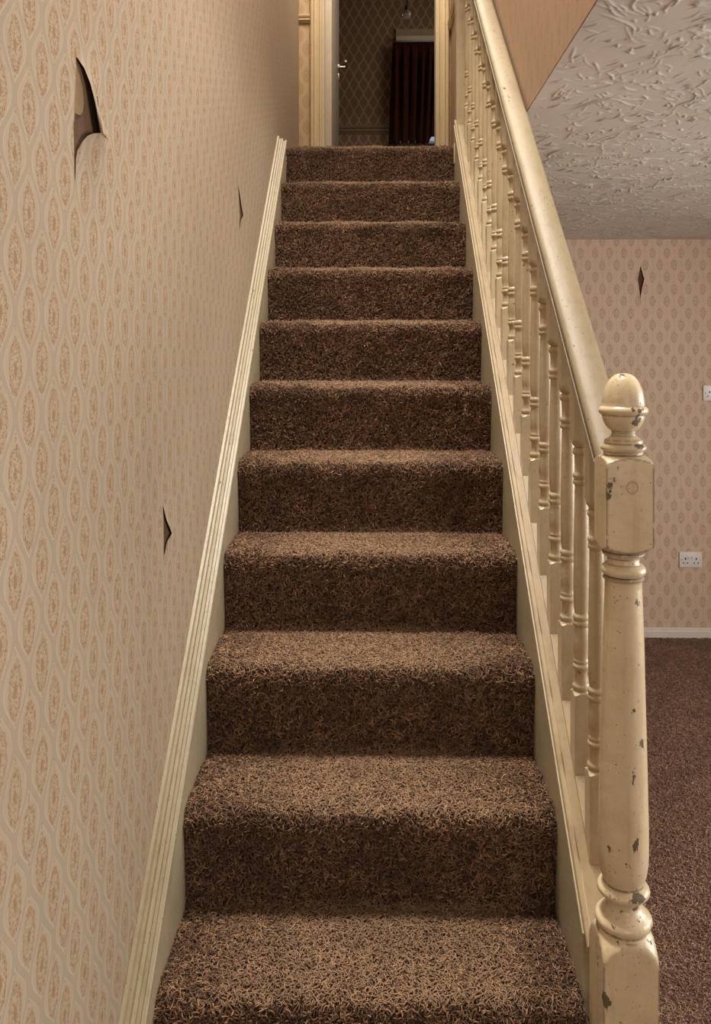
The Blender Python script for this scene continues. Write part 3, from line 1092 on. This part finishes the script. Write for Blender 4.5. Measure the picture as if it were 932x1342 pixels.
# handrail: moulded section
hx = .418
hr = [(-.026, 0), (-.030, .004), (-.030, .010), (-.0225, .0125), (-.0215, .0185), (-.029, .0215), (-.031, .028), (-.031, .036), (-.028, .042), (-.021, .047), (-.010, .050), (0, .051),
      (.010, .050), (.021, .047), (.028, .042), (.031, .036), (.031, .028), (.029, .0215), (.0215, .0185), (.0225, .0125), (.030, .010), (.030, .004), (.026, 0)]
slanted('handrail', [(hx + a, b) for a, b in hr], NY + .034, nose(13) + .02, 1.488, M['cream_r'], ba, ang=40)

# newel
S, SB = .038, .0445
BIG = .2


def arcs(z0, z1, r0, r1, n, kind, amp=.42):
    out = []
    for i in range(n + 1):
        t = i / n
        if kind == 'bead':      # bulges out
            r = r0 + (r1 - r0) * t + math.sin(PI * t) ** .62 * abs(z1 - z0) * amp
        elif kind == 'cove':
            r = r0 + (r1 - r0) * t - math.sin(PI * t) * abs(z1 - z0) * .28
        else:
            r = r0 + (r1 - r0) * t
        out.append((z0 + (z1 - z0) * t, r, 0))
    return out


npf = [(0, BIG, SB), (.20, BIG, SB), (.45, BIG, SB), (.700, BIG, SB)]
for i in range(1, 8):           # small arched shoulder of the lower block
    t = i / 7
    npf.append((.700 + .040 * t, SB * 1.414 - (SB * 1.414 - SB * .96) * (1 - math.cos(t * PI / 2)), SB))
npf += arcs(.744, .768, .036, .036, 8, 'bead')
npf += arcs(.770, .794, .0345, .031, 8, 'cove')
npf += arcs(.796, .814, .0345, .0345, 7, 'bead')
npf += [(.816, .030, 0)]
for z, r in ((.822, .0335), (.832, .0368), (.848, .0393), (.866, .0402), (.912, .0400), (1.0, .0382), (1.10, .0355), (1.214, .0330), (1.30, .0298), (1.313, .0294)):
    npf.append((z, r, 0))
npf += arcs(1.315, 1.321, .0305, .0305, 3, 'bead')
npf += arcs(1.322, 1.342, .0285, .0270, 8, 'bead')
npf += [(1.345, .0255, 0), (1.352, .0255, 0)]
npf += arcs(1.354, 1.363, .0290, .0310, 4, 'bead')
for i in range(0, 7):
    t = i / 6
    npf.append((1.364 + .014 * t, S * .90 + (S * 1.414 - S * .90) * math.sin(t * PI / 2), S))
npf += [(1.379, BIG, S), (1.44, BIG, S), (1.507, BIG, S)]
for i in range(0, 7):
    t = i / 6
    npf.append((1.507 + .012 * t, S * 1.414 - (S * 1.414 - S * .98) * (1 - math.cos(t * PI / 2)), S))
npf += [(1.5205, .034, 0), (1.5215, .030, 0)]
fin = []
fin += [(1.5225, .0315, 0), (1.526, .0318, 0)]
fin += arcs(1.527, 1.540, .0318, .0305, 7, 'bead')
fin += [(1.543, .0310, 0), (1.546, .0300, 0), (1.5495, .0250, 0), (1.553, .0200, 0), (1.557, .0184, 0), (1.561, .0192, 0)]
for i in range(1, 9):
    t = i / 8
    fin.append((1.5615 + .0255 * t, .0200 + .0140 * math.sin(t * PI / 2) ** .72, 0))
fin += arcs(1.587, 1.6015, .0345, .0345, 8, 'bead', .36)
for i in range(0, 15):
    t = i / 14
    fin.append((1.602 + .054 * math.sin(t * PI / 2), max(.0006, .0342 * math.cos(t * PI / 2) ** .82 * (1 - .02 * math.sin(t * PI))), 0))
nw = lathe_square('newel_post', npf, 96, M['cream'], ba)
fi = lathe_square('acorn_finial', fin, 64, M['cream'], nw)
# ring mark of a filled screw hole, painted over
rv_, rf_ = [], []
for i in range(28):
    for j in range(6):
        a = 2 * PI * i / 28; b = 2 * PI * j / 6
        rr = .0088 + .0014 * math.cos(b)
        rv_.append((rr * math.cos(a) + .004, -S - .0004 + .0012 * math.sin(b), 1.4725 + rr * 1.05 * math.sin(a)))
for i in range(28):
    for j in range(6):
        rf_.append((i * 6 + j, ((i + 1) % 28) * 6 + j, ((i + 1) % 28) * 6 + (j + 1) % 6, i * 6 + (j + 1) % 6))
pydata('hole_plug', rv_, rf_, M['cream_b'], nw, smooth=True)

# top newel at the landing
TY = nose(13) + .075
tn = [(2.3, BIG, .038), (3.30, BIG, .038), (3.50, BIG, .038)]
tnw = lathe_square('newel_post', [(z, r, s) for z, r, s in tn], 32, M['cream_b'], ba)
tnw.location = (.0, TY - NY, 0)

# balusters
B = .0175
bl = [(-.02, BIG, B), (.145, BIG, B)]
for i in range(1, 5):
    t = i / 4
    bl.append((.145 + .006 * t, B * 1.414 - (B * 1.414 - .0165) * math.sin(t * PI / 2), B))
bl += arcs(.152, .165, .0146, .0146, 6, 'bead', .20)
bl += [(.167, .0142, 0), (.174, .0126, 0), (.184, .0120, 0), (.191, .0134, 0)]
bl += arcs(.193, .204, .0146, .0146, 6, 'bead', .20)
bl += arcs(.205, .213, .0140, .0138, 4, 'bead', .15)
bl += [(.215, .0132, 0), (.228, .0154, 0), (.248, .0158, 0), (.270, .0144, 0), (.276, .0134, 0)]
bl += arcs(.278, .290, .0144, .0144, 6, 'bead', .20)
bl += arcs(.291, .302, .0146, .0144, 6, 'bead', .20)
bl += [(.304, .0130, 0), (.318, .0148, 0), (.345, .0156, 0), (.40, .0154, 0), (.48, .0144, 0), (.545, .0132, 0), (.556, .0126, 0)]
bl += arcs(.558, .569, .0142, .0142, 6, 'bead', .20)
bl += arcs(.570, .582, .0144, .0144, 6, 'bead', .20)
bl += [(.584, .0132, 0), (.600, .0130, 0), (.615, .0136, 0)]
bl += arcs(.617, .631, .0146, .0146, 6, 'bead', .20)
bl += [(.632, .0125, 0), (.636, .0160, B), (.640, .0200, B), (.646, .0235, B), (.650, BIG, B), (.822, BIG, B)]
proto = None
y_first = 1.515 + B
nbal = 19
for i in range(nbal):
    y = y_first + i * GO / 2
    if proto is None:
        o = lathe_square('baluster', bl, 32, M['cream_b'], ba)
        proto = o
    else:
        o = proto.copy()
        C.objects.link(o)
        o.parent = ba
    o.location = (0, y - NY, slope_z(2.297, y) + .006)
# fillets in the groove between the balusters
fproto = None
for i in range(nbal):
    ya = y_first + i * GO / 2 + B + .001
    yb = ya + GO / 2 - 2 * B - .002
    if fproto is None:
        hw = B - .0005
        ln = yb - ya
        v = []
        for (yy) in (0, ln):
            for (x, z) in ((-hw, 0), (hw, 0), (hw, .006), (-hw, .006)):
                v.append((x, yy, z + SL * yy))
        fproto = pydata('fillet', v, [(0, 1, 2, 3), (4, 7, 6, 5), (0, 4, 5, 1), (1, 5, 6, 2), (2, 6, 7, 3), (3, 7, 4, 0)], M['cream_base'], ba)
        o = fproto
    else:
        o = fproto.copy()
        C.objects.link(o)
        o.parent = ba
    o.location = (0, ya - NY, slope_z(2.297, ya) + .0062)
# the empty sits at the newel: lathe meshes are local to it, slanted ones were built in world space
